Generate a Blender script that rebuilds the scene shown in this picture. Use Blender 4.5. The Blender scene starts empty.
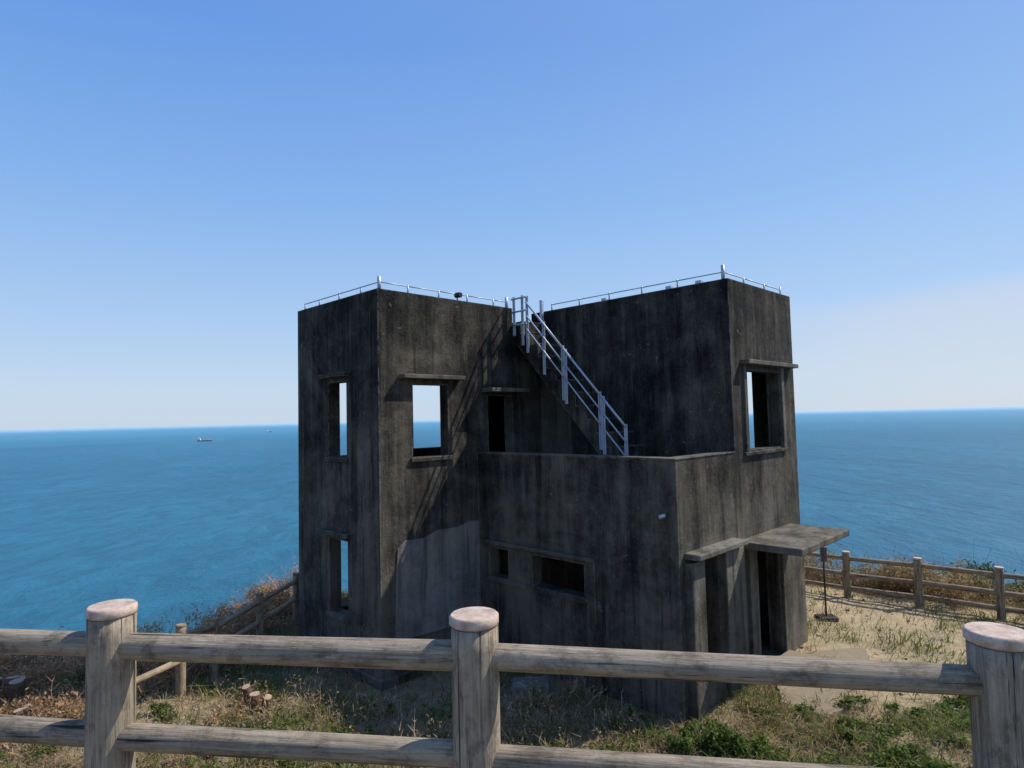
import bpy, bmesh, math, random
import numpy as np
from mathutils import Vector, Matrix, Quaternion
random.seed(7); rng=np.random.default_rng(11)
scene=bpy.context.scene
COL=scene.collection
G=-4.08

# ------------------------------------------------------------ helpers
def link(o,parent=None):
    COL.objects.link(o)
    if parent is not None: o.parent=parent
    return o
def empty(name,loc=(0,0,0),rotz=0):
    o=bpy.data.objects.new(name,None); o.location=loc; o.rotation_euler=(0,0,rotz)
    o.empty_display_size=.2
    return link(o)
def mk(name,verts,faces,mat,parent=None,smooth=False,bevel=0):
    me=bpy.data.meshes.new(name); me.from_pydata([tuple(map(float,v)) for v in verts],[],faces); me.update()
    if mat: me.materials.append(mat)
    o=link(bpy.data.objects.new(name,me),parent)
    if smooth:
        for p in me.polygons: p.use_smooth=True
    if bevel:
        m=o.modifiers.new('Bevel','BEVEL'); m.width=bevel; m.segments=2; m.limit_method='ANGLE'; m.angle_limit=math.radians(40)
    return o
def boxdata(x0,x1,y0,y1,z0,z1):
    v=[(x0,y0,z0),(x1,y0,z0),(x1,y1,z0),(x0,y1,z0),(x0,y0,z1),(x1,y0,z1),(x1,y1,z1),(x0,y1,z1)]
    f=[(0,3,2,1),(4,5,6,7),(0,1,5,4),(1,2,6,5),(2,3,7,6),(3,0,4,7)]
    return v,f
def box(name,x0,x1,y0,y1,z0,z1,mat,parent=None,bevel=.01):
    v,f=boxdata(x0,x1,y0,y1,z0,z1); return mk(name,v,f,mat,parent,bevel=bevel)
def cyl(name,p0,p1,r,mat,parent=None,seg=12,rough=0.0,rings=1,endmat=None,taper=1.0,chamfer=0.0):
    """tube along local z between two points"""
    p0=Vector(p0);p1=Vector(p1);L=(p1-p0).length
    q=Vector((0,0,1)).rotation_difference((p1-p0).normalized())
    V=[];F=[];zs=[L*i/rings for i in range(rings+1)]
    rs=[r*(1+(taper-1)*i/rings) for i in range(rings+1)]
    if chamfer:
        zs=[0]+[chamfer]+zs[1:-1]+[L-chamfer,L]; rs=[rs[0]-chamfer]+[rs[0]]+rs[1:-1]+[rs[-1],rs[-1]-chamfer]
    ph=[random.uniform(0,6.28) for _ in range(6)]
    for z,rr in zip(zs,rs):
        for k in range(seg):
            a=2*math.pi*k/seg
            e=1+rough*(math.sin(2*a+ph[0]+z*1.3)+.6*math.sin(3*a+ph[1]-z*2.1)+.5*math.sin(z*5+ph[2])+.4*math.sin(7*a+ph[3]+z*.5)+.3*math.sin(11*a+ph[4]))
            V.append((rr*e*math.cos(a),rr*e*math.sin(a),z))
    n=len(zs)
    for i in range(n-1):
        for k in range(seg):
            k2=(k+1)%seg
            F.append((i*seg+k,i*seg+k2,(i+1)*seg+k2,(i+1)*seg+k))
    nf=len(F)
    F.append(tuple(reversed(range(seg)))); F.append(tuple((n-1)*seg+k for k in range(seg)))
    o=mk(name,V,F,mat,parent)
    for p in o.data.polygons[:nf]: p.use_smooth=True
    if endmat:
        o.data.materials.append(endmat)
        o.data.polygons[nf].material_index=1;o.data.polygons[nf+1].material_index=1
    o.rotation_mode='QUATERNION';o.rotation_quaternion=q;o.location=p0
    return o

# ------------------------------------------------------------ noise
_lat=rng.random((256,256))
def vnoise(x,y,s=1.0):
    x=np.asarray(x,float)*s+57.3;y=np.asarray(y,float)*s+91.7
    xi=np.floor(x).astype(int);yi=np.floor(y).astype(int);fx=x-xi;fy=y-yi
    fx=fx*fx*(3-2*fx);fy=fy*fy*(3-2*fy)
    g=lambda i,j:_lat[i%256,j%256]
    return (g(xi,yi)*(1-fx)+g(xi+1,yi)*fx)*(1-fy)+(g(xi,yi+1)*(1-fx)+g(xi+1,yi+1)*fx)*fy
def fbm(x,y,s=1.0,o=4):
    t=0;a=1;n=0
    for i in range(o):
        t=t+a*vnoise(x,y,s*2**i);n+=a;a*=.5
    return t/n
def sstep(a,b,x):
    t=np.clip((x-a)/(b-a),0,1);return t*t*(3-2*t)

# ------------------------------------------------------------ materials
class NT:
    def __init__(s,name):
        s.m=bpy.data.materials.new(name);s.m.use_nodes=True;s.t=s.m.node_tree;s.n=s.t.nodes;s.l=s.t.links
        s.b=s.n['Principled BSDF'];s.out=s.n['Material Output']
    def add(s,t,**k):
        n=s.n.new(t)
        for a,b in k.items(): setattr(n,a,b)
        return n
    def L(s,a,b): s.l.new(a,b)
    def val(s,sock,v):
        if hasattr(v,'is_output'): s.L(v,sock)
        else: sock.default_value=v
    def coords(s,scale=(1,1,1),kind='Object'):
        tc=s.add('ShaderNodeTexCoord');mp=s.add('ShaderNodeMapping');mp.inputs['Scale'].default_value=scale
        s.L(tc.outputs[kind],mp.inputs['Vector']);return mp.outputs['Vector']
    def noise(s,vec,scale,detail=5,rough=.6,dist=0):
        n=s.add('ShaderNodeTexNoise');s.L(vec,n.inputs['Vector']);n.inputs['Scale'].default_value=scale
        n.inputs['Detail'].default_value=detail;n.inputs['Roughness'].default_value=rough;n.inputs['Distortion'].default_value=dist
        return n.outputs['Fac']
    def ramp(s,fac,stops):
        r=s.add('ShaderNodeValToRGB');e=r.color_ramp.elements
        while len(e)<len(stops): e.new(.5)
        for el,(p,c) in zip(e,stops):
            el.position=p;el.color=(c,c,c,1) if isinstance(c,(int,float)) else (*c,1)
        s.L(fac,r.inputs['Fac']);return r.outputs['Color']
    def mix(s,fac,a,b,bt='MIX'):
        m=s.add('ShaderNodeMix',data_type='RGBA',blend_type=bt)
        s.val(m.inputs[0],fac)
        for sk,v in ((m.inputs[6],a),(m.inputs[7],b)):
            if hasattr(v,'is_output'): s.L(v,sk)
            else: sk.default_value=(*v,1)
        return m.outputs[2]
    def math(s,op,a,b=0,c=None):
        m=s.add('ShaderNodeMath',operation=op);s.val(m.inputs[0],a);s.val(m.inputs[1],b)
        if c is not None: s.val(m.inputs[2],c)
        return m.outputs[0]
    def bump(s,h,strength=.5,dist=.01):
        b=s.add('ShaderNodeBump');b.inputs['Strength'].default_value=strength;b.inputs['Distance'].default_value=dist
        s.L(h,b.inputs['Height']);s.L(b.outputs['Normal'],s.b.inputs['Normal']);return b
    def base(s,c,rough=.9,spec=.3):
        if hasattr(c,'is_output'): s.L(c,s.b.inputs['Base Color'])
        else: s.b.inputs['Base Color'].default_value=(*c,1)
        s.b.inputs['Roughness'].default_value=rough;s.b.inputs['Specular IOR Level'].default_value=spec

def concrete(name,dark,light,shift=0.0,edge=True,streak=1.0,grad=0.0,contrast=1.0):
    """rain-stained concrete: broad blotches, soft vertical runs, fine mottling, pale spots"""
    t=NT(name);v=t.coords()
    big=t.noise(v,.62,7,.62,.8);run=t.noise(t.coords((2.4,2.4,.22)),1.0,7,.68,.5);mid=t.noise(v,3.2,8,.75,.3);fine=t.noise(v,22,5,.75)
    run2=t.noise(t.coords((9,9,.5)),1.0,5,.65,.4)
    f=t.math('ADD',t.math('MULTIPLY',big,.46),t.math('MULTIPLY',run,.42*streak))
    f=t.math('ADD',f,t.math('MULTIPLY',mid,.26));f=t.math('ADD',f,t.math('MULTIPLY',fine,.14));f=t.math('ADD',f,t.math('MULTIPLY',run2,.13*streak))
    f=t.math('ADD',f,shift-.10-.035-.09*streak*.9)
    sx=t.add('ShaderNodeSeparateXYZ');t.L(v,sx.inputs[0])
    if grad:
        # weathering: rain-fed black growth near the roof line, washed and paler lower down
        f=t.math('ADD',f,t.math('MULTIPLY',t.math('ADD',sx.outputs['Z'],1.0),-grad))
    fr=t.ramp(f,[(.40,0.0),(.49,.25),(.56,.6),(.64,1.0)])
    col=t.mix(fr,dark,light)
    al=t.ramp(t.noise(v,1.1,5,.6,.4),[(.42,0.0),(.66,.8)])
    col=t.mix(t.math('MULTIPLY',al,fr),col,tuple(a*b for a,b in zip(light,(.92,.83,.64))))
    sp=t.ramp(t.noise(v,30,3,.8,.6),[(.62,0.0),(.74,1.0)])
    col=t.mix(t.math('MULTIPLY',sp,.34),col,(.27,.25,.22))
    sp2=t.ramp(t.noise(v,7,2,.5,1.2),[(.70,0.0),(.75,1.0)])
    col=t.mix(t.math('MULTIPLY',sp2,.4),col,(.26,.24,.205))
    dr=t.ramp(t.noise(t.coords((8,8,.35)),1.3,3,.6,.25),[(.62,0.0),(.80,1.0)])
    col=t.mix(t.math('MULTIPLY',dr,.38*streak),col,(.25,.23,.195))
    db=t.ramp(t.noise(t.coords((4.5,4.5,.26)),1.6,4,.6,.4),[(.30,1.0),(.44,0.0)])
    col=t.mix(t.math('MULTIPLY',db,.8*streak),col,dark)
    if edge:
        bv=t.add('ShaderNodeBevel',samples=4);bv.inputs['Radius'].default_value=.04
        geo=t.add('ShaderNodeNewGeometry');d=t.add('ShaderNodeVectorMath',operation='DOT_PRODUCT')
        t.L(bv.outputs['Normal'],d.inputs[0]);t.L(geo.outputs['True Normal'],d.inputs[1])
        e=t.math('SUBTRACT',1.0,d.outputs['Value'])
        chip=t.ramp(t.noise(v,6,6,.8,.5),[(.46,0.0),(.60,1.0)])
        e=t.math('MINIMUM',t.math('MULTIPLY',t.math('MULTIPLY',e,chip),5.0),.75)
        col=t.mix(e,col,(.27,.25,.215))
    t.base(col,.93,.15)
    h=t.math('ADD',t.math('MULTIPLY',mid,1.4),t.math('MULTIPLY',t.noise(v,16,6,.75),1.0))
    h=t.math('ADD',h,t.math('MULTIPLY',t.noise(v,110,3,.6),.3))
    fz=t.math('FRACT',t.math('MULTIPLY',sx.outputs['Z'],1.1));j=t.math('LESS_THAN',fz,.014)
    h=t.math('SUBTRACT',h,t.math('MULTIPLY',j,.35))
    t.bump(h,.9,.018)
    return t.m
M_dark=concrete('stained_concrete',(.0115,.0107,.0096),(.165,.148,.122),shift=.016,grad=.018)
M_mid=concrete('weathered_concrete',(.035,.032,.027),(.21,.192,.162),shift=.03)
M_pale=concrete('pale_concrete',(.085,.082,.077),(.31,.30,.28),shift=.04,edge=False,streak=1.0)
M_path=concrete('path_concrete',(.27,.22,.145),(.47,.40,.29),shift=.03,streak=.2)

def wood(name,dark,light,scale=1.0):
    t=NT(name);oi=t.add('ShaderNodeObjectInfo');tc=t.add('ShaderNodeTexCoord')
    off=t.add('ShaderNodeVectorMath',operation='ADD');cmb=t.add('ShaderNodeCombineXYZ')
    for i in range(3): t.L(t.math('MULTIPLY',oi.outputs['Random'],37.0+i*11),cmb.inputs[i])
    t.L(tc.outputs['Object'],off.inputs[0]);t.L(cmb.outputs[0],off.inputs[1])
    def mp(s):
        m=t.add('ShaderNodeMapping');m.inputs['Scale'].default_value=s;t.L(off.outputs[0],m.inputs['Vector']);return m.outputs['Vector']
    g=t.noise(mp((45,45,2.2)),1.0*scale,7,.78,.35);g2=t.noise(mp((150,150,6)),1.0*scale,4,.65)
    big=t.noise(mp((4,4,3)),1.5,5,.65)
    f=t.math('ADD',t.math('MULTIPLY',g,.5),t.math('ADD',t.math('MULTIPLY',g2,.3),t.math('MULTIPLY',big,.3)))
    col=t.ramp(f,[(.42,dark),(.53,tuple(a*.45+b*.55 for a,b in zip(dark,light))),(.66,light)])
    crack=t.ramp(t.noise(mp((34,34,1.3)),1.0,4,.6,.7),[(.34,0.0),(.41,1.0)])
    col=t.mix(t.math('SUBTRACT',1.0,crack),col,(.022,.017,.012))
    mold=t.ramp(t.noise(mp((14,14,10)),1.0,7,.8),[(.50,0.0),(.64,1.0)])
    col=t.mix(t.math('MULTIPLY',mold,.6),col,(.065,.052,.037))
    lich=t.ramp(t.noise(mp((60,60,50)),1.0,4,.7),[(.63,0.0),(.7,1.0)])
    col=t.mix(t.math('MULTIPLY',lich,.3),col,(.40,.37,.30))
    t.base(col,.88,.2)
    h=t.math('ADD',t.math('MULTIPLY',f,1.6),t.math('MULTIPLY',crack,.9))
    t.bump(h,1.0,.008);return t.m
M_wood=wood('weathered_log',(.095,.074,.052),(.44,.36,.265))
M_wood2=wood('brown_log',(.13,.092,.057),(.44,.335,.22))
t=NT('post_cap');v=t.coords();c=t.ramp(t.noise(v,25,6,.7),[(.35,(.36,.26,.2)),(.6,(.60,.46,.37))])
c=t.mix(t.ramp(t.noise(v,90,3,.6),[(.6,0.0),(.7,.6)]),c,(.2,.16,.13))
ln=t.add('ShaderNodeVectorMath',operation='LENGTH');sxy=t.add('ShaderNodeVectorMath',operation='MULTIPLY');t.L(v,sxy.inputs[0]);sxy.inputs[1].default_value=(1,1,0);t.L(sxy.outputs[0],ln.inputs[0])
rg=t.math('SINE',t.math('ADD',t.math('MULTIPLY',ln.outputs['Value'],900.0),t.math('MULTIPLY',t.noise(v,20),9.0)))
c=t.mix(t.math('MULTIPLY',t.math('MAXIMUM',rg,0.0),.22),c,(.24,.17,.12))
t.base(c,.8,.3);t.bump(t.noise(v,60,5,.7),.6,.005);M_cap=t.m
t=NT('galvanised_steel');v=t.coords();c=t.ramp(t.noise(v,30,4,.6),[(.3,(.33,.37,.43)),(.7,(.52,.57,.64))]);t.base(c,.5,.5);t.b.inputs['Metallic'].default_value=.35;M_galv=t.m
t=NT('black_plastic');v=t.coords();c=t.ramp(t.noise(v,30),[(.3,(.01,.01,.01)),(.7,(.03,.03,.03))]);t.base(c,.4,.5);M_black=t.m
t=NT('white_paint');v=t.coords();c=t.ramp(t.noise(v,20),[(.3,(.65,.65,.63)),(.7,(.8,.8,.78))]);t.base(c,.5,.4);M_white=t.m
t=NT('red_hull_paint');v=t.coords((.1,.1,.1));c=t.ramp(t.noise(v,3),[(.3,(.25,.07,.05)),(.7,(.35,.1,.07))]);t.base(c,.6,.4);M_hull=t.m
t=NT('cut_wood');v=t.coords();c=t.ramp(t.noise(v,30,5,.7),[(.3,(.3,.2,.12)),(.7,(.50,.37,.25))]);t.base(c,.85,.2);M_cut=t.m
t=NT('bark');v=t.coords((1,1,.3));c=t.ramp(t.noise(v,40,5,.7),[(.3,(.05,.035,.025)),(.7,(.18,.12,.085))]);t.base(c,.9,.2);t.bump(t.noise(v,50,5,.7),.8,.01);M_bark=t.m

def attr_mat(name,transl=.25,rough=.7):
    t=NT(name);a=t.add('ShaderNodeAttribute',attribute_name='Col');t.base(a.outputs['Color'],rough,.25)
    tr=t.add('ShaderNodeBsdfTranslucent');t.L(a.outputs['Color'],tr.inputs['Color'])
    mx=t.add('ShaderNodeMixShader');mx.inputs[0].default_value=transl
    t.L(t.b.outputs[0],mx.inputs[1]);t.L(tr.outputs[0],mx.inputs[2]);t.L(mx.outputs[0],t.out.inputs['Surface']);return t.m
M_leaf=attr_mat('foliage',.42,.6);M_grass=attr_mat('grass_blades',.35,.75);M_twig=attr_mat('twigs',0,.9)

# ground
t=NT('hillside_soil');v=t.coords()
n2=t.noise(v,5,7,.7);n3=t.noise(v,45,4,.7)
soil=t.ramp(n2,[(.3,(.10,.075,.045)),(.5,(.22,.165,.10)),(.7,(.37,.29,.18))])
a=t.add('ShaderNodeAttribute',attribute_name='Col')
dirt=t.mix(t.ramp(n3,[(.4,0.0),(.62,.75)]),soil,(.42,.33,.20))
sp=t.add('ShaderNodeSeparateColor');t.L(a.outputs['Color'],sp.inputs[0])
sand=t.ramp(n2,[(.3,(.34,.255,.145)),(.65,(.55,.435,.265))])
sand=t.mix(t.ramp(n3,[(.5,0.0),(.7,.5)]),sand,(.25,.18,.10))
c=t.mix(sp.outputs[0],dirt,sand)
gr=t.ramp(t.noise(v,2.4,6,.75),[(.42,0.0),(.56,.85)])
c=t.mix(t.math('MULTIPLY',gr,sp.outputs[1]),c,(.075,.10,.03))
c=t.mix(sp.outputs[2],c,(.12,.088,.05))
t.base(c,.95,.15);t.bump(t.math('ADD',n3,t.math('MULTIPLY',n2,1.5)),.9,.03);M_soil=t.m

# sea
t=NT('sea_water');v=t.coords()
w0=t.noise(t.coords((1,.6,1)),.5,6,.65,.5);w1=t.noise(t.coords((.8,.35,1)),.11,9,.68,.7);w2=t.noise(t.coords((1,.4,1)),.016,8,.66,.6);w3=t.noise(t.coords((1,.35,1)),.0018,6,.62,.8)
c=t.ramp(w3,[(.35,(.011,.115,.185)),(.65,(.024,.168,.25))])
c=t.mix(t.ramp(w2,[(.38,.4),(.6,0.0)]),c,(.007,.092,.155))
c=t.mix(t.ramp(w1,[(.40,.5),(.56,0.0)]),c,(.005,.072,.125))
c=t.mix(t.ramp(w1,[(.60,0.0),(.72,.35)]),c,(.055,.23,.32))
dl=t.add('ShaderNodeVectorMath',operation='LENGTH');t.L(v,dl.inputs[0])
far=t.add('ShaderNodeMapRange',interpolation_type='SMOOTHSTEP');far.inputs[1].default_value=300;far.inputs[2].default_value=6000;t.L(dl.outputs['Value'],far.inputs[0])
c=t.mix(t.math('MULTIPLY',far.outputs[0],.7),c,(.075,.26,.385))  # distance haze painted into the water's base colour
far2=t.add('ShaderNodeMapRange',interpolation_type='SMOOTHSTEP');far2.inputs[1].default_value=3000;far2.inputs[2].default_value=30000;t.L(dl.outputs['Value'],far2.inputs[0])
c=t.mix(t.math('MULTIPLY',far2.outputs[0],.85),c,(.28,.48,.62))  # paler horizon haze, also mixed into the sea colour
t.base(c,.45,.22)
h=t.math('ADD',t.math('MULTIPLY',w1,2.6),t.math('MULTIPLY',w2,6.0));h=t.math('ADD',h,t.math('MULTIPLY',w0,.5))
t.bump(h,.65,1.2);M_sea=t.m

# ------------------------------------------------------------ terrain
POLY=[(-5.5,14.9),(5.6,16.4),(9.3,13.4),(13.4,9.9),(22,-2),(22,-40),(-22,-40),(-18,3.5),(-10.8,9.4),(-7.6,10.8),(-5.8,11.6)]
def sdf(X,Y):
    X=np.asarray(X,float);Y=np.asarray(Y,float)
    d=np.full(X.shape,1e9);ins=np.zeros(X.shape,bool);n=len(POLY)
    for i in range(n):
        x0,y0=POLY[i];x1,y1=POLY[(i+1)%n];ex,ey=x1-x0,y1-y0
        tt=np.clip(((X-x0)*ex+(Y-y0)*ey)/(ex*ex+ey*ey),0,1)
        d=np.minimum(d,np.hypot(X-x0-tt*ex,Y-y0-tt*ey))
        c=((y0>Y)!=(y1>Y))&(X<(x1-x0)*(Y-y0)/((y1-y0)+1e-12)+x0);ins^=c
    return np.where(ins,-d,d)
def height(X,Y):
    X=np.asarray(X,float);Y=np.asarray(Y,float)
    b=G+2.4*(1-sstep(2.5,6.0,Y+.25*(fbm(X,Y,.5)-.5)))
    b=b+.35*sstep(-2.5,-5,X)*(1-sstep(8.5,10.5,Y))*sstep(4,6.5,Y)
    b=b+.10*(fbm(X,Y,.7)-.5)+.07*(fbm(X,Y,3.)-.5)
    d=sdf(X,Y);o=np.maximum(d-.15,0)
    return b-(o*.75+.02*np.minimum(o,12)**2)-np.where(d>0,np.minimum(o*.5,2.5)*(fbm(X,Y,.25)-.45),0)
def hz(x,y): return float(height(np.array([x]),np.array([y]))[0])
def axis(lo,hi,step,far):
    c=list(np.arange(lo,hi+1e-6,step));s=step;x=hi
    while x<far: s*=1.25;x+=s;c.append(x)
    s=step;x=lo
    while x>-far: s*=1.25;x-=s;c.insert(0,x)
    return np.array(c)
xs=axis(-12,16,.14,170);ys=axis(1,20,.14,170)
XX,YY=np.meshgrid(xs,ys);ZZ=np.maximum(height(XX,YY),-70)
nx,ny=len(xs),len(ys);V=np.stack([XX.ravel(),YY.ravel(),ZZ.ravel()],1)
idx=np.arange(nx*ny).reshape(ny,nx)
F=np.stack([idx[:-1,:-1],idx[:-1,1:],idx[1:,1:],idx[1:,:-1]],-1).reshape(-1,4)
def fastmesh(name,V,F,mat,cols=None,parent=None,smooth=False):
    me=bpy.data.meshes.new(name);k=F.shape[1]
    me.vertices.add(len(V));me.vertices.foreach_set('co',np.asarray(V,np.float32).ravel())
    me.loops.add(F.size);me.loops.foreach_set('vertex_index',F.astype(np.int32).ravel())
    me.polygons.add(len(F));me.polygons.foreach_set('loop_start',np.arange(0,F.size,k,dtype=np.int32))
    me.polygons.foreach_set('loop_total',np.full(len(F),k,np.int32))
    me.polygons.foreach_set('use_smooth',np.full(len(F),smooth))
    me.update(calc_edges=True);me.validate()
    if cols is not None:
        at=me.color_attributes.new('Col','FLOAT_COLOR','POINT')
        c4=np.ones((len(V),4),np.float32);c4[:,:3]=cols;at.data.foreach_set('color',c4.ravel())
    me.materials.append(mat);return link(bpy.data.objects.new(name,me),parent)
def yardmask(X,Y):
    return sstep(3.4,5.0,X+1.0*(fbm(X,Y,1.1)-.5))*sstep(8.2,9.6,Y+1.6*(fbm(X+5,Y,1.1)-.5))*(sdf(X,Y)<-.2)
def greenmask(X,Y): return np.clip(sstep(.44,.58,fbm(X+9,Y-3,.6))+.75*(1-sstep(8.3,9.6,Y))*sstep(.5,1.5,X),0,1)*(sdf(X,Y)<.2)*(1-.7*yardmask(X,Y))
tc=np.zeros((nx*ny,3));tc[:,0]=yardmask(XX,YY).ravel();tc[:,1]=greenmask(XX,YY).ravel();tc[:,2]=sstep(.3,3,sdf(XX,YY)).ravel()*.8
fastmesh('ground',V,F,M_soil,tc,smooth=True)

S=60000
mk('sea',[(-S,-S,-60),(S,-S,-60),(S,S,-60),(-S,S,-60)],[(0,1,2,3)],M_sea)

# ------------------------------------------------------------ building (local x=a, y=b)
B=empty('concrete_lookout_building',rotz=math.radians(45))
XA,XW,XT,XE=5.49,7.53,9.27,11.71
YA,YM,YE=4.47,8.45,11.15
T=.22;ZB=G-.5;ZT=2.1;ZW=-.615;ZF=-1.45
ops=[]
def add(*b): ops.append((1,b))
def sub(*b): ops.append((0,b))
add(XA,XE,YM,YE,ZB,ZT);add(XT,XE,YA,YM,ZB,ZT);add(XW,XT,YA,YM,ZB,ZW)
sub(XA+T,XE-T,YM+T,YE-T,ZF,1.65);sub(XA+T,XE-T,YM+T,YE-T,G+.05,ZF-.18)
sub(XT+T,XE-T,YA+T,YM,ZF,1.65);sub(XW+T,XE-T,YA+T,YM,G+.05,ZF-.18)
sub(XW+T,XT,YA+T,YM,ZF,ZW)
sub(XA+T,XE-T,YM+T,YE-T,1.82,ZT);sub(XT+T,XE-T,YA+T,YM+T,1.82,ZT)
sub(8.5,XT,YM,YM+T,1.82,ZT)
sub(6.13,6.88,YM,YM+T,-.61,.59)
sub(7.82,8.44,YM,YM+T,ZF,.42)
sub(XA,XA+T,9.42,10.02,-.6,.68)
sub(XA,XA+T,9.42,10.02,-3.22,-1.98)
sub(7.95,9.35,YE-T,YE,-.60,.9);sub(5.9,7.1,YE-T,YE,-.65,.85);sub(5.9,7.1,YE-T,YE,-3.5,-2.0)
sub(XE-T,XE,5.15,6.5,-.68,.9)
sub(9.74,11.05,YA,YA+T,-.6,.68)
sub(8.02,8.60,YA,YA+T,-3.5,-1.97)
sub(9.80,10.72,YA,YA+T,G+.05,-2.08)
sub(XE-T,XE,5.6,6.3,-3.2,-2.2)
sub(XW,XW+T,7.72,8.17,-2.72,-2.23);sub(XW,XW+T,6.09,7.16,-2.72,-2.23)
cx=sorted({round(v,4) for _,b in ops for v in b[0:2]});cy=sorted({round(v,4) for _,b in ops for v in b[2:4]});cz=sorted({round(v,4) for _,b in ops for v in b[4:6]})
mx=[(cx[i]+cx[i+1])/2 for i in range(len(cx)-1)];my=[(cy[i]+cy[i+1])/2 for i in range(len(cy)-1)];mz=[(cz[i]+cz[i+1])/2 for i in range(len(cz)-1)]
sol=np.zeros((len(mx)+2,len(my)+2,len(mz)+2),bool)
MX,MY,MZ=np.meshgrid(mx,my,mz,indexing='ij');inner=np.zeros(MX.shape,bool)
for k,b in ops:
    m=(MX>b[0])&(MX<b[1])&(MY>b[2])&(MY<b[3])&(MZ>b[4])&(MZ<b[5]);inner[m]=bool(k)
sol[1:-1,1:-1,1:-1]=inner
vid={};V=[];F=[]
def vv(i,j,k):
    if (i,j,k) not in vid: vid[(i,j,k)]=len(V);V.append((cx[i],cy[j],cz[k]))
    return vid[(i,j,k)]
for i in range(len(mx)):
    for j in range(len(my)):
        for k in range(len(mz)):
            if not inner[i,j,k]: continue
            I,J,K=i+1,j+1,k+1
            if not sol[I-1,J,K]: F.append((vv(i,j,k),vv(i,j,k+1),vv(i,j+1,k+1),vv(i,j+1,k)))
            if not sol[I+1,J,K]: F.append((vv(i+1,j,k),vv(i+1,j+1,k),vv(i+1,j+1,k+1),vv(i+1,j,k+1)))
            if not sol[I,J-1,K]: F.append((vv(i,j,k),vv(i+1,j,k),vv(i+1,j,k+1),vv(i,j,k+1)))
            if not sol[I,J+1,K]: F.append((vv(i,j+1,k),vv(i,j+1,k+1),vv(i+1,j+1,k+1),vv(i+1,j+1,k)))
            if not sol[I,J,K-1]: F.append((vv(i,j,k),vv(i,j+1,k),vv(i+1,j+1,k),vv(i+1,j,k)))
            if not sol[I,J,K+1]: F.append((vv(i,j,k+1),vv(i+1,j,k+1),vv(i+1,j+1,k+1),vv(i,j+1,k+1)))
mk('walls',V,F,M_dark,B)
box('window_hood',5.88,7.16,YM-.16,YM+.02,.68,.75,M_mid,B)
box('window_sill',6.08,6.93,YM-.05,YM+.03,-.68,-.612,M_dark,B)
box('door_hood',7.66,8.62,YM-.30,YM+.02,.48,.55,M_mid,B)
box('window_hood_side',XA-.13,XA+.02,9.28,10.17,.76,.83,M_dark,B)
box('window_hood_side_lower',XA-.13,XA+.02,9.28,10.17,-1.9,-1.83,M_dark,B)
box('window_sill_side',XA-.05,XA+.03,9.37,10.07,-.67,-.602,M_dark,B)
box('window_sill_side_lower',XA-.05,XA+.03,9.37,10.07,-3.29,-3.222,M_mid,B)
box('window_hood_right',9.58,11.58,YA-.15,YA+.02,.77,.84,M_mid,B)
box('window_frame_right_a',9.62,9.72,YA-.045,YA+.03,-.62,.765,M_dark,B)
box('window_frame_right_b',11.07,11.17,YA-.045,YA+.03,-.62,.765,M_mid,B)
box('window_sill_right',9.58,11.21,YA-.05,YA+.03,-.68,-.622,M_dark,B)
box('slot_window_hood',XW-.08,XW+.02,5.83,8.33,-2.16,-2.10,M_dark,B)
box('slot_frame',XW-.035,XW+.03,5.86,6.02,-3.15,-2.162,M_dark,B)
box('slot_sill',XW-.03,XW+.03,6.03,8.3,-2.80,-2.725,M_dark,B)
box('parapet_coping',XW-.012,XW+T+.012,YA-.012,YM-.01,ZW+.001,ZW+.022,M_mid,B,bevel=.006)
box('parapet_coping_side',XW+T+.014,XT-.003,YA-.012,YA+T+.012,ZW+.001,ZW+.022,M_mid,B,bevel=.006)
v=[(5.74,YM-.02,-3.45),(7.525,YM-.02,-3.5),(7.525,YM-.02,-1.80),(7.3,YM-.02,-1.78),(7.05,YM-.02,-1.85),(6.6,YM-.02,-1.84),(6.3,YM-.02,-1.93),(5.95,YM-.02,-1.91),(5.8,YM-.02,-2.03),(5.76,YM-.02,-2.6)]
n=len(v);vb=[(x,YM+.01,z) for x,y,z in v]
mk('pale_wall_patch',v+vb,[tuple(range(n))]+[((i+1)%n,i,n+i,n+(i+1)%n) for i in range(n)],M_pale,B)  # paler irregular patch, set slightly proud of the wall
box('pilaster_a',7.66,8.0,YA-.12,YA+.02,G-.4,-2.0,M_mid,B,bevel=.015)
box('pilaster_b',8.62,9.2,YA-.12,YA+.02,G-.4,-2.0,M_mid,B,bevel=.015)
box('entrance_hood',7.66,9.1,YA-.24,YA+.02,-1.95,-1.87,M_mid,B,bevel=.015)
box('window_apron',8.0,8.62,YA-.05,YA+.02,G-.4,-3.52,M_dark,B)
box('porch_canopy',9.25,11.28,3.52,YA+.02,-2.06,-1.95,M_mid,B,bevel=.02)
box('door_jamb_right',10.74,11.66,YA-.06,YA+.02,G-.4,-2.063,M_mid,B,bevel=.015)
box('door_jamb_left',9.50,9.78,YA-.06,YA+.02,G-.4,-2.063,M_mid,B,bevel=.015)
box('door_step',9.74,10.8,3.95,YA-.063,G-.3,G+.12,M_path,B,bevel=.02)
box('footing_left',XA-.06,XA+.02,YM-.06,YE,G-.5,G+.14,M_dark,B,bevel=.02)
box('footing_front',XA-.058,XW-.003,YM-.06,YM+.02,G-.5,G+.135,M_dark,B,bevel=.02)
for nm,p0,p1,r,mm in (('vent_ring',(XT-.03,5.19,-.37),(XT+.02,5.19,-.37),.06,M_mid),('vent_hole',(XT-.034,5.19,-.37),(XT-.01,5.19,-.37),.04,M_black)):
    cyl(nm,p0,p1,r,mm,B,seg=20)
cyl('security_camera_mount',(XW-.06,4.66,-1.36),(XW+.01,4.66,-1.36),.02,M_galv,B)
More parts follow.
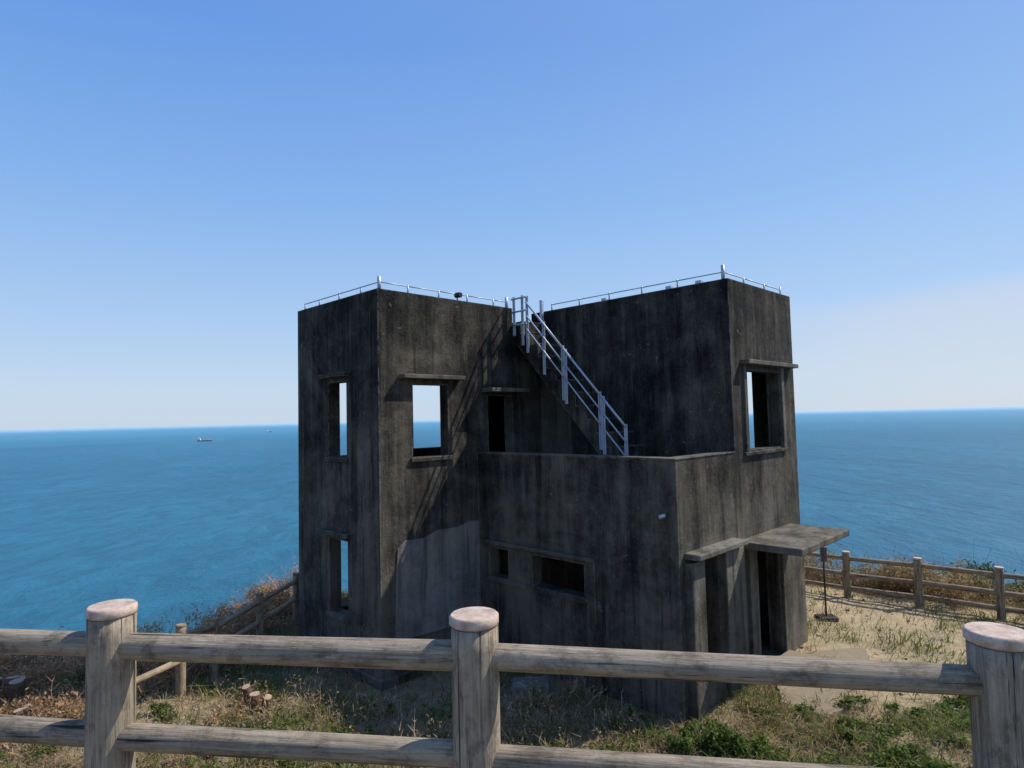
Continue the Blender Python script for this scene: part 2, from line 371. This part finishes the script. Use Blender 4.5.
cyl('security_camera',(XW-.09,4.70,-1.385),(XW-.03,4.64,-1.36),.028,M_galv,B,seg=16,chamfer=.008)
# staircase
n=14;y0=5.45;z0=ZF;ry=(YM-y0)/n;rz=(1.82-ZF)/n
prof=[(y0,z0)]
for i in range(n):
    prof.append((y0+i*ry,z0+(i+1)*rz));prof.append((y0+(i+1)*ry,z0+(i+1)*rz))
prof[-1]=(YM-.003,1.82)
prof.append((YM-.003,1.82-.32));prof.append((y0+.28,z0))
m=len(prof)
VA=[(8.5,a,b) for a,b in prof]+[(XT-.004,a,b) for a,b in prof]
mk('stair_flight',VA,[tuple(range(m))]+[tuple(reversed(range(m,2*m)))]+[((i+1)%m,i,m+i,m+(i+1)%m) for i in range(m)],M_dark,B)
sl=rz/ry
def nz(y): return ZF+(y-y0)*sl+.1
def flat_post(nm,x,y,zb,zt,w=.05):
    box(nm,x-.008,x+.008,y-w/2,y+w/2,zb,zt,M_galv,B,bevel=.003)
    box(nm+'_web',x-.03,x-.009,y-.006,y+.006,zb,zt-.003,M_galv,B,bevel=.002)
XR=8.46
pys=[5.9,6.33,6.40,7.12,7.18,7.62]
for i,y in enumerate(pys): flat_post('stair_rail_post_%d'%i,XR,y,nz(y)-.25,nz(y)+.72,.065)
for j,(ya,yb) in enumerate(((5.88,6.36),(6.38,7.15),(7.16,8.02))):
    for k,h in enumerate((.70,.45,.2)):
        cyl('stair_rail_%d_%d'%(j,k),(XR-.03,ya,nz(ya)+h),(XR-.03,yb,nz(yb)+h),.02 if k==0 else .014,M_galv,B,seg=10)
for i,(y,zb,zt) in enumerate(((8.02,1.2,2.27),(8.14,1.35,2.3),(8.36,1.55,2.3))):
    flat_post('stair_top_post_%d'%i,XR,y,zb,zt,.065)
for k,z in enumerate((2.25,2.0,1.75)): cyl('stair_top_rail_%d'%k,(XR-.03,8.0,z),(XR-.03,8.4,z),.018,M_galv,B,seg=10)
for i in range(n):
    box('stair_nosing_%d'%i,8.52,XT-.02,y0+i*ry-.012,y0+i*ry+.03,z0+(i+1)*rz+.001,z0+(i+1)*rz+.012,M_mid,B,bevel=.003)
box('stair_gate_post',9.18,9.24,8.3,8.36,1.3,2.32,M_galv,B,bevel=.004)
def roofrail(tag,pts,ext=.15):
    for i,p in enumerate(pts):
        tall=p[2] if len(p)>2 else ext
        cyl('roof_post_%s_%d'%(tag,i),(p[0],p[1],ZT-.01),(p[0],p[1],ZT+tall),.014 if tall<.2 else .03,M_galv,B,seg=8)
        cyl('roof_post_foot_%s_%d'%(tag,i),(p[0],p[1],ZT-.005),(p[0],p[1],ZT+.012),.035,M_galv,B,seg=8)
        if i: 
            q=pts[i-1];cyl('roof_rail_%s_%d'%(tag,i),(q[0],q[1],ZT+ext-.02),(p[0],p[1],ZT+ext-.02),.010,M_galv,B,seg=8)
roofrail('l',[(XA+.1,YE-.1),(XA+.1,10.5),(XA+.1,9.8),(XA+.1,9.1),(XA+.1,YM+.1,.22),(6.15,YM+.1),(6.8,YM+.1),(7.45,YM+.1),(8.1,YM+.1),(8.45,YM+.1,.22)])
roofrail('r',[(XT+.1,8.2),(XT+.1,7.5),(XT+.1,6.8),(XT+.1,6.1),(XT+.1,5.4),(XT+.1,YA+.12,.24),(10.1,YA+.12),(10.9,YA+.12),(XE-.12,YA+.12,.18)])
cyl('flood_lamp_bracket',(7.2,YM+.08,ZT),(7.2,YM+.08,ZT+.1),.012,M_black,B,seg=8)
cyl('flood_lamp',(7.2,YM-.02,ZT+.10),(7.2,YM+.12,ZT+.11),.05,M_black,B,seg=16,chamfer=.01)
for y in (6.9,5.55,5.0): box('rail_bracket_%d'%int(y*10),XT+.05,XT+.14,y-.05,y+.05,ZT,ZT+.06,M_galv,B,bevel=.004)

# ------------------------------------------------------------ fences
def fence(posts,r,rr,h,rails,mat,capm,seg=24,depth=.5,name='log_fence',rough=.012):
    E=empty(name,(posts[0][0],posts[0][1],posts[0][2]))
    o=Vector(E.location)
    P=[Vector(p)-o for p in posts]
    for i,p in enumerate(P):
        cyl('post_%d'%(i+1),p+Vector((0,0,-depth)),p+Vector((0,0,h-.035)),r,mat,E,seg=seg,rough=rough,rings=24)
        cyl('post_cap_%d'%(i+1),p+Vector((0,0,h-.034)),p+Vector((0,0,h)),r*1.05,capm,E,seg=seg,rough=.006,rings=2,chamfer=.006)
    for i in range(len(P)-1):
        for k,z in enumerate(rails):
            a=P[i]+Vector((0,0,z+random.uniform(-.008,.008)));b=P[i+1]+Vector((0,0,z+random.uniform(-.008,.008)))
            cyl('rail_%d_%d'%(i+1,k+1),a,b,rr*random.uniform(.95,1.05),mat,E,seg=seg,rough=rough*1.6,rings=30,taper=random.uniform(.92,1.08))
    return E
fz=-1.70
fence([(-2.66,2.38,fz),(-1.385,2.19,fz),(-.135,2.0,fz),(1.30,1.745,fz),(2.75,1.5,fz)],.073,.041,1.095,(.965,.665),M_wood,M_cap,seg=56)
pr=[]
for x,y in ((5.1,15.8),(6.2,14.95),(7.27,14.08),(8.33,13.27),(9.35,12.4),(10.4,11.5),(11.5,10.6),(12.5,9.7)):
    pr.append((x,y,hz(x,y)))
fence(pr,.075,.048,1.0,(.84,.5,.2),M_wood2,M_cap)
pl=[(-4.3,14.3,-4.1),(-4.45,12.9,-4.02),(-4.6,11.45,-4.02),(-4.75,10.05,-4.02),(-4.72,9.0,-3.78),(-5.0,8.0,-3.75)]
fence(pl,.065,.045,1.0,(.85,.5),M_wood2,M_wood2)

# ------------------------------------------------------------ sign post
E=empty('sign_post',(6.06,12.6,hz(6.06,12.6)))
box('base',-.18,.18,-.14,.14,-.05,.07,M_dark,E,bevel=.02)
cyl('pole',(0,0,.05),(0,0,1.35),.018,M_black,E,seg=12)
box('board',-.06,.06,-.03,-.015,1.12,1.4,M_mid,E,bevel=.004)
box('board_frame',-.07,.07,-.013,.0,1.11,1.41,M_galv,E,bevel=.004)

# ------------------------------------------------------------ path (worn concrete, broken edge)
P0=[(4.3,10.3),(4.9,10.88),(5.85,10.95),(5.8,10.6),(5.45,10.2),(5.1,9.8),(4.85,9.45),(4.6,9.1),(4.45,8.8),(4.1,8.65),(3.68,8.75),(3.68,9.2),(3.82,9.6),(4.0,9.95)]
PATH=[];rp_=np.random.default_rng(8)
for i in range(len(P0)):
    a_=np.array(P0[i]);b_=np.array(P0[(i+1)%len(P0)])
    for s_ in range(4):
        q=a_+(b_-a_)*s_/4
        if i not in (0,): q=q+rp_.normal(size=2)*.025
        PATH.append((float(q[0]),float(q[1])))
m=len(PATH);zt=G+.035
mk('concrete_path',[(x,y,zt) for x,y in PATH]+[(x,y,zt-.3) for x,y in PATH],[tuple(range(m))]+[(i,(i+1)%m,m+(i+1)%m,m+i) for i in range(m)],M_path)
def inpoly(X,Y,P):
    ins=np.zeros(np.shape(X),bool)
    for i in range(len(P)):
        x0,y0=P[i];x1,y1=P[(i+1)%len(P)]
        ins^=((y0>Y)!=(y1>Y))&(X<(x1-x0)*(Y-y0)/((y1-y0)+1e-12)+x0)
    return ins

# ------------------------------------------------------------ ships
def ship(X,Y,L,rot):
    E=empty('cargo_ship',(X,Y,-60),rot);w=L*.075;h=L*.07
    st=[(-.5,.8,1.0),(-.42,1,1.0),(.3,1,1.0),(.43,.6,1.1),(.5,.05,1.3)]
    V=[];F=[]
    for s,ww,hh in st: V+=[(s*L,-w*ww*.8,-1),(s*L,-w*ww,h*hh),(s*L,w*ww,h*hh),(s*L,w*ww*.8,-1)]
    for i in range(len(st)-1):
        a=i*4;b=a+4;F+=[(a,b,b+1,a+1),(a+1,b+1,b+2,a+2),(a+2,b+2,b+3,a+3)]
    F+=[(0,1,2,3),(16,19,18,17)]
    mk('hull',V,F,M_hull,E)
    box('superstructure',-.44*L,-.30*L,-w*.8,w*.8,h,h*2.7,M_white,E,bevel=0)
    box('bridge',-.40*L,-.31*L,-w,w,h*2.7,h*3.2,M_white,E,bevel=0)
    cyl('funnel',(-.41*L,0,h*2.7),(-.42*L,0,h*4),w*.3,M_white,E)
    cyl('foremast',(.38*L,0,h),(.38*L,0,h*3),w*.08,M_white,E)
    box('hatches',-.25*L,.33*L,-w*.6,w*.6,h,h*1.35,M_white,E,bevel=0)
ship(-1155,2366,52,math.radians(8));ship(-1760,4560,44,math.radians(-20))

# ------------------------------------------------------------ stumps
def stump(x,y,n=1,s=1.0):
    E=empty('tree_stump',(x,y,hz(x,y)))
    for i in range(n):
        a=random.uniform(0,6.28);d=.13*i;lean=Vector((random.uniform(-.25,.25),random.uniform(-.25,.25),1))
        p=Vector((d*math.cos(a),d*math.sin(a),-.1));h=random.uniform(.28,.45)*s
        cyl('trunk_%d'%(i+1),p,p+lean*h,.085*s*random.uniform(.8,1.1),M_bark,E,seg=18,rough=.05,rings=6,endmat=M_cut,taper=.85)
stump(-3.52,8.9,3);stump(-7.0,9.0,3,1.2);stump(-7.35,8.9,2,1.1);stump(-6.3,8.2,2,.8)
box('concrete_block',-.1,.45,9.55,9.9,G-.1,G+.12,M_pale,None,bevel=.02)

# ------------------------------------------------------------ vegetation
def in_building(X,Y,m=.0):
    a=(X+Y)*.70711;b=(Y-X)*.70711
    r=(a>XA-m)&(a<XE+m)&(b>YA-m)&(b<YE+m)
    return r&~((a<XW-m)&(b<YM-m))
def on_path(X,Y):
    a=(X+Y)*.70711;b=(Y-X)*.70711
    worn=fbm(X,Y,2.6)<.57
    return (inpoly(X,Y,PATH)&worn)|((a>9.7)&(a<10.85)&(b>3.9)&(b<4.5))
def blades(n,region,hrange,width,cols,mask,lean=.6,seed=1):
    r=np.random.default_rng(seed)
    X=r.uniform(region[0],region[1],n);Y=r.uniform(region[2],region[3],n)
    keep=(r.random(n)<mask(X,Y))&~in_building(X,Y,.05)&~on_path(X,Y);X=X[keep];Y=Y[keep];n=len(X)
    Z=height(X,Y)-.01
    H=r.uniform(hrange[0],hrange[1],n)*(.4+1.2*fbm(X,Y,1.7));th=r.uniform(0,6.283,n);L=r.uniform(.1,lean,n)*H*1.6
    ph=r.uniform(0,6.283,n);w=width*r.uniform(.6,1.4,n)
    dx,dy=np.cos(th),np.sin(th);wx,wy=np.cos(ph)*w,np.sin(ph)*w
    p0=np.stack([X-wx,Y-wy,Z],1);p1=np.stack([X+wx,Y+wy,Z],1)
    m0=np.stack([X+dx*L*.35-wx*.7,Y+dy*L*.35-wy*.7,Z+H*.6],1);m1=np.stack([X+dx*L*.35+wx*.7,Y+dy*L*.35+wy*.7,Z+H*.6],1)
    tp=np.stack([X+dx*L,Y+dy*L,Z+H*np.clip(1-.3*L/H,.3,1)],1)
    V=np.stack([p0,p1,m1,m0,tp],1).reshape(-1,3);b=np.arange(n)*5
    F=np.concatenate([np.stack([b,b+1,b+2],1),np.stack([b,b+2,b+3],1),np.stack([b+3,b+2,b+4],1)])
    ca=np.array(cols[0]);cb=np.array(cols[1]);tt=r.random(n)[:,None];c=(ca*(1-tt)+cb*tt)*r.uniform(.7,1.25,n)[:,None]
    return V,F,np.repeat(c,5,0)
def merge(parts):
    Vs,Fs,Cs=[],[],[];o=0
    for V,F,C in parts: Vs.append(V);Fs.append(F+o);Cs.append(C);o+=len(V)
    return np.concatenate(Vs),np.concatenate(Fs),np.concatenate(Cs)
reg=(-10,13,5.2,16)
ms=lambda X,Y:(sdf(X,Y)<.8)*(1-.86*yardmask(X,Y))*(.12+.88*sstep(.40,.6,fbm(X,Y,.9)))
mg=lambda X,Y:np.clip(greenmask(X,Y)*sstep(.38,.6,fbm(X,Y,2.3))+.05,0,1)*(sdf(X,Y)<.5)
my_=lambda X,Y:yardmask(X,Y)*sstep(.46,.66,fbm(X+4,Y,.9))
parts=[blades(200000,reg,(.04,.20),.006,((.46,.34,.19),(.28,.19,.10)),ms,1.6,1),
       blades(180000,reg,(.06,.26),.007,((.10,.145,.03),(.22,.22,.06)),mg,1.0,2),
       blades(60000,reg,(.02,.08),.005,((.42,.33,.16),(.19,.19,.06)),my_,1.2,3)]
V,F,C=merge(parts);fastmesh('grass',V,F,M_grass,C)

def leaves(cent,n,size,cols,r,flat=.0,squash=1.0):
    nrm=r.normal(size=(n,3));nrm[:,2]=np.abs(nrm[:,2])+flat;nrm/=np.linalg.norm(nrm,axis=1)[:,None]
    t1=np.cross(nrm,r.normal(size=(n,3)));t1/=np.linalg.norm(t1,axis=1)[:,None]+1e-9;t2=np.cross(nrm,t1)
    s=size*r.uniform(.6,1.4,n)[:,None]
    V=np.stack([cent-t1*s,cent-t2*s*.45+nrm*s*.12,cent+t1*s,cent+t2*s*.45+nrm*s*.12],1).reshape(-1,3);b=np.arange(n)*4
    F=np.concatenate([np.stack([b,b+1,b+2],1),np.stack([b,b+2,b+3],1)])
    tt=r.random(n)[:,None];c=(np.array(cols[0])*(1-tt)+np.array(cols[1])*tt)*r.uniform(.65,1.3,n)[:,None]
    return V,F,np.repeat(c,4,0)
r=np.random.default_rng(5);n=34000
X=r.uniform(-10,12,n);Y=r.uniform(5,15,n);k=(r.random(n)<ms(X,Y)*(.2+.8*(X<4)))&~in_building(X,Y)&~on_path(X,Y);X,Y=X[k],Y[k]
cn=np.stack([X,Y,height(X,Y)+.015+r.random(len(X))*.06],1)
V,F,C=leaves(cn,len(X),.028,((.42,.27,.14),(.24,.14,.07)),r,flat=1.2);fastmesh('leaf_litter',V,F,M_leaf,C)
r=np.random.default_rng(6);Vs=[];Fs=[];Cs=[];o=0
for i in range(600):
    x=r.uniform(-6,11);y=r.uniform(7.2,14.5)
    xa,ya=np.array([x]),np.array([y])
    if in_building(xa,ya)[0] or on_path(xa,ya)[0] or sdf(xa,ya)[0]>-.2: continue
    s=r.uniform(.008,.03)*(2 if r.random()<.06 else 1);z=hz(x,y)
    q=r.normal(size=(8,3));q/=np.linalg.norm(q,axis=1)[:,None]
    bb=np.array([[-1,-1,-1],[1,-1,-1],[1,1,-1],[-1,1,-1],[-.7,-.7,1],[.7,-.7,1],[.7,.7,1],[-.7,.7,1]])*s*np.array([1,1,.6])+q*s*.35
    an=r.uniform(0,6.28);c_,s_=math.cos(an),math.sin(an);bb=np.stack([bb[:,0]*c_-bb[:,1]*s_,bb[:,0]*s_+bb[:,1]*c_,bb[:,2]],1)+[x,y,z+s*.3]
    Vs.append(bb);Fs.append(np.array([(0,3,2,1),(4,5,6,7),(0,1,5,4),(1,2,6,5),(2,3,7,6),(3,0,4,7)])+o);Cs.append(np.repeat(np.array([[.34,.30,.24]])*r.uniform(.5,1.3),8,0));o+=8
fastmesh('stones',np.concatenate(Vs),np.concatenate(Fs),M_twig,np.concatenate(Cs))

def twigs(x,y,z,rad,h,n,r,col=(.16,.11,.08),w=.006):
    Vs=[];Fs=[];Cs=[];o=0
    def seg(p,q,w0,w1,c):
        nonlocal o
        d=q-p;s=np.cross(d,r.normal(size=3));s/=np.linalg.norm(s)+1e-9;s2=np.cross(d,s);s2/=np.linalg.norm(s2)+1e-9
        tri=[s,-.5*s+.87*s2,-.5*s-.87*s2]
        for u in tri: Vs.append(p+u*w0)
        for u in tri: Vs.append(q+u*w1)
        for i in range(3):
            j=(i+1)%3;Fs.append((o+i,o+j,o+3+j));Fs.append((o+i,o+3+j,o+3+i))
        for _ in range(6): Cs.append(c)
        o+=6
    for i in range(n):
        p=np.array([x+r.normal()*rad*.35,y+r.normal()*rad*.35,z-.1]);d=np.array([r.normal()*.45,r.normal()*.45,1.0]);d/=np.linalg.norm(d)
        c=np.array(col)*r.uniform(.6,1.6);L=h*r.uniform(.5,1.1)
        for s in range(4):
            q=p+d*L/4;seg(p,q,w*(1-s*.2),w*(.8-s*.2),c)
            for b in range(2):
                e=d+r.normal(size=3)*.6;e/=np.linalg.norm(e);seg(q,q+e*L*.22*r.uniform(.5,1.3),w*.5,w*.2,c)
            p=q;d=d+r.normal(size=3)*.22;d/=np.linalg.norm(d)
    return np.array(Vs),np.array(Fs),np.array(Cs)
def bush(name,items,leafcols,size,dens,twigcol=(.13,.09,.06),seed=3,tw=1.0,th=1.0):
    r=np.random.default_rng(seed);lp=[];tp=[]
    for (x,y,rad,h) in items:
        z=hz(x,y);m=max(5,int(14*rad));n=int(dens*rad*h)
        cc=r.normal(size=(m,3));cc/=np.linalg.norm(cc,axis=1)[:,None];cc*=r.uniform(.35,.95,m)[:,None]
        cc=np.stack([x+cc[:,0]*rad,y+cc[:,1]*rad,z+h*.45+cc[:,2]*h*.42],1)
        if n>0:
            k=r.integers(0,m,n);p=cc[k]+r.normal(size=(n,3))*np.array([rad*.2,rad*.2,min(h*.11,.13)])
            p[:,2]=np.maximum(p[:,2],height(p[:,0],p[:,1])+.02)
            f=r.uniform(.6,1.35,m)[k]
            V,F,C=leaves(p,n,size,leafcols,r,flat=.3);C=C*np.repeat(f,4)[:,None];lp.append((V,F,C))
        tp.append(twigs(x,y,z,rad,h*th,int((10+16*rad)*tw),r,twigcol))
    E=empty(name,(0,0,0))
    if lp:
        V,F,C=merge(lp);fastmesh('foliage',V,F,M_leaf,C,E)
    V,F,C=merge(tp);fastmesh('stems',V,F,M_twig,C,E)
r=np.random.default_rng(21)
# dead scrub along the left cliff edge
it=[]
for i in range(105):
    u=r.random();x=-6.0-5.2*u+r.normal()*.3;y=10.7-1.9*u+r.normal()*.55;it.append((x,y,r.uniform(.35,.7),r.uniform(.35,.8)))
for i in range(50): it.append((-5.4+r.normal()*.25,9.4+i*.11,r.uniform(.25,.45),r.uniform(.4,.85)))
for i in range(30): it.append((-6.6+r.normal()*.9,8.5+r.normal()*.5,r.uniform(.2,.35),r.uniform(.2,.4)))
bush('dry_scrub',it,((.58,.33,.16),(.36,.23,.11)),.027,1400,(.40,.25,.16),seed=31,tw=1.8)
it=[(-5.6-4*r.random(),9.0+r.random()*2.2,r.uniform(.2,.4),r.uniform(.3,.6)) for i in range(14)]
bush('green_shrub',it,((.06,.095,.03),(.14,.16,.05)),.03,2400,(.2,.14,.09),seed=37)
# scrub outside right fence
it=[]
for i in range(70):
    u=r.random();x=6.6+7.5*u+r.normal()*.3+.4;y=15.6-6.3*u+r.normal()*.35+.6;it.append((x,y,r.uniform(.4,.8),r.uniform(.65,1.1)))
bush('dry_scrub',it,((.44,.30,.15),(.22,.19,.08)),.032,1400,(.32,.21,.13),seed=32,tw=1.5)
# evergreen shrubs (crown tops given as world heights)
it=[(x,y,rd,zt_+.34-hz(x,y)) for x,y,rd,zt_ in ((9.2,15.6,.6,-4.2),(9.9,15.1,.7,-3.95),(10.6,14.9,.8,-3.7),(11.3,14.6,.85,-3.55),(12.1,14.1,.9,-3.6),(12.9,13.5,.9,-3.7),(11.0,15.8,.9,-3.8),(12.0,15.4,1.0,-3.75),(13.4,14.6,1.0,-3.75),(14.2,13.2,1.0,-3.7),(10.0,16.2,.8,-4.15),(11.9,13.5,.6,-3.8),(10.9,13.9,.5,-3.85),(13.8,12.0,.9,-3.8),(10.2,14.3,.5,-4.0),(9.5,14.9,.5,-4.2),(8.6,15.4,.45,-4.3),(8.0,15.9,.45,-4.35),(11.4,13.2,.5,-3.9))]
it+=[(13.2,17.6,1.2,1.9),(15.9,16.4,1.4,2.2),(10.6,18.6,1.0,2.0),(14.8,15.0,1.0,1.5),(9.4,19.0,1.0,2.0)]
bush('evergreen_shrub',it,((.045,.075,.022),(.12,.15,.05)),.042,4200,seed=33,th=.85)
# green weeds
it=[]
for i in range(125):
    x=r.uniform(1.5,6.6);y=r.uniform(6.7,9.0)
    if r.random()<.35+.65*float(fbm(np.array([x]),np.array([y]),1.6)[0]>.5) and not in_building(np.array([x]),np.array([y]),.2)[0] and not on_path(np.array([x]),np.array([y]))[0]: it.append((x,y,r.uniform(.10,.28),r.uniform(.06,.26)))
for i in range(10): it.append((2.35+r.normal()*.25,7.75+r.normal()*.15,.2,r.uniform(.2,.38)))
bush('weeds',it,((.07,.125,.022),(.18,.22,.05)),.026,8000,(.14,.15,.07),seed=34,tw=.6)
it=[(-3.0+r.normal()*1.1,8.0+r.normal()*.5,r.uniform(.1,.26),r.uniform(.06,.18)) for i in range(40)]+[(-6.0+r.normal()*.8,7.8+r.normal()*.5,.22,.16) for i in range(14)]+[(.2+r.normal()*.8,7.8+r.normal()*.25,.18,.13) for i in range(14)]
bush('weeds',it,((.07,.12,.022),(.17,.20,.05)),.024,7000,(.14,.15,.07),seed=35,tw=.6)
it=[(r.uniform(-6.5,1.5),r.uniform(7.3,9.6),.35,r.uniform(.2,.5)) for i in range(70)]
it=[q for q in it if not in_building(np.array([q[0]]),np.array([q[1]]),.25)[0]]
bush('dead_stems',it,((.46,.30,.15),(.28,.17,.09)),.022,350,(.42,.31,.20),seed=36,tw=.9)

# ------------------------------------------------------------ light
PHI=28;EL=48.5
sx=math.cos(math.radians(45-PHI));sy=math.sin(math.radians(45-PHI))
ce,se=math.cos(math.radians(EL)),math.sin(math.radians(EL))
d=Vector((sx*ce,sy*ce,se))
L=bpy.data.lights.new('sun','SUN');L.energy=5.0;L.angle=math.radians(.5);L.color=(1,.94,.85)
lo=link(bpy.data.objects.new('sun',L));lo.rotation_mode='QUATERNION';lo.rotation_quaternion=Vector((0,0,1)).rotation_difference(d);lo.location=(30,10,30)
w=bpy.data.worlds.new('World');scene.world=w;w.use_nodes=True;nt=w.node_tree;N=nt.nodes;K=nt.links
bg=N['Background'];sky=N.new('ShaderNodeTexSky');sky.sky_type='NISHITA';sky.sun_disc=False
sky.sun_elevation=math.radians(EL);sky.sun_rotation=math.atan2(sx,sy);sky.altitude=0;sky.air_density=1.0;sky.dust_density=.3;sky.ozone_density=3.0
ST=.12
def mathn(op,a,b=0.0):
    m=N.new('ShaderNodeMath');m.operation=op
    for i,v in enumerate((a,b)):
        if hasattr(v,'is_output'): K.new(v,m.inputs[i])
        else: m.inputs[i].default_value=v
    return m.outputs[0]
def mixn(f,a,b):
    m=N.new('ShaderNodeMix');m.data_type='RGBA'
    for s,v in ((m.inputs[0],f),(m.inputs[6],a),(m.inputs[7],b)):
        if hasattr(v,'is_output'): K.new(v,s)
        elif isinstance(v,tuple): s.default_value=(*v,1)
        else: s.default_value=v
    return m.outputs[2]
tcw=N.new('ShaderNodeTexCoord');sep=N.new('ShaderNodeSeparateXYZ');K.new(tcw.outputs['Generated'],sep.inputs[0])
rp=N.new('ShaderNodeValToRGB');e=rp.color_ramp.elements
stops=[(0.0,(.55,.68,.83)),(.05,(.545,.69,.87)),(.16,(.40,.60,.90)),(.32,(.23,.455,.87)),(.52,(.11,.30,.79)),(1.0,(.05,.18,.60))]
while len(e)<len(stops): e.new(.5)
for el,(p,c) in zip(e,stops): el.position=p;el.color=(*c,1)
K.new(sep.outputs['Z'],rp.inputs['Fac'])
dt=N.new('ShaderNodeVectorMath');dt.operation='DOT_PRODUCT';K.new(tcw.outputs['Generated'],dt.inputs[0]);dt.inputs[1].default_value=tuple(d)
gl=mathn('POWER',mathn('MAXIMUM',mathn('MULTIPLY',mathn('ADD',dt.outputs['Value'],1.0),.5),0),3.0)
grad=mixn(mathn('MULTIPLY',gl,.33),rp.outputs['Color'],(.56,.76,1.0))
ns=N.new('ShaderNodeTexNoise');mpn=N.new('ShaderNodeMapping');mpn.inputs['Scale'].default_value=(1.5,1.5,9);K.new(tcw.outputs['Generated'],mpn.inputs[0]);K.new(mpn.outputs[0],ns.inputs['Vector']);ns.inputs['Scale'].default_value=1.6;ns.inputs['Detail'].default_value=5
mr=N.new('ShaderNodeMapRange');mr.interpolation_type='SMOOTHSTEP';mr.inputs[1].default_value=.175;mr.inputs[2].default_value=.115;K.new(mathn('ADD',sep.outputs['Z'],mathn('MULTIPLY',mathn('SUBTRACT',ns.outputs['Fac'],.5),.12)),mr.inputs[0])
az=N.new('ShaderNodeMapRange');az.interpolation_type='SMOOTHSTEP';az.inputs[1].default_value=.2;az.inputs[2].default_value=.62;K.new(sep.outputs['X'],az.inputs[0])
haze=mathn('MULTIPLY',mathn('MULTIPLY',mr.outputs[0],az.outputs[0]),.6)
grad=mixn(haze,grad,(.65,.70,.79))
vm=N.new('ShaderNodeVectorMath');vm.operation='SCALE';K.new(grad,vm.inputs[0]);vm.inputs['Scale'].default_value=1/ST
fin=mixn(.9,sky.outputs[0],vm.outputs[0])
K.new(fin,bg.inputs['Color']);bg.inputs['Strength'].default_value=ST

# ------------------------------------------------------------ camera
cam=bpy.data.cameras.new('camera');co=link(bpy.data.objects.new('camera',cam))
cam.sensor_width=36;cam.lens=630/1024*36;cam.clip_start=.05;cam.clip_end=150000
R=Matrix.Rotation(math.radians(93.09),4,'X')@Matrix.Rotation(math.radians(-1.34),4,'Z')
co.matrix_world=R;scene.camera=co
scene.view_settings.view_transform='Standard';scene.view_settings.look='None';scene.view_settings.exposure=0
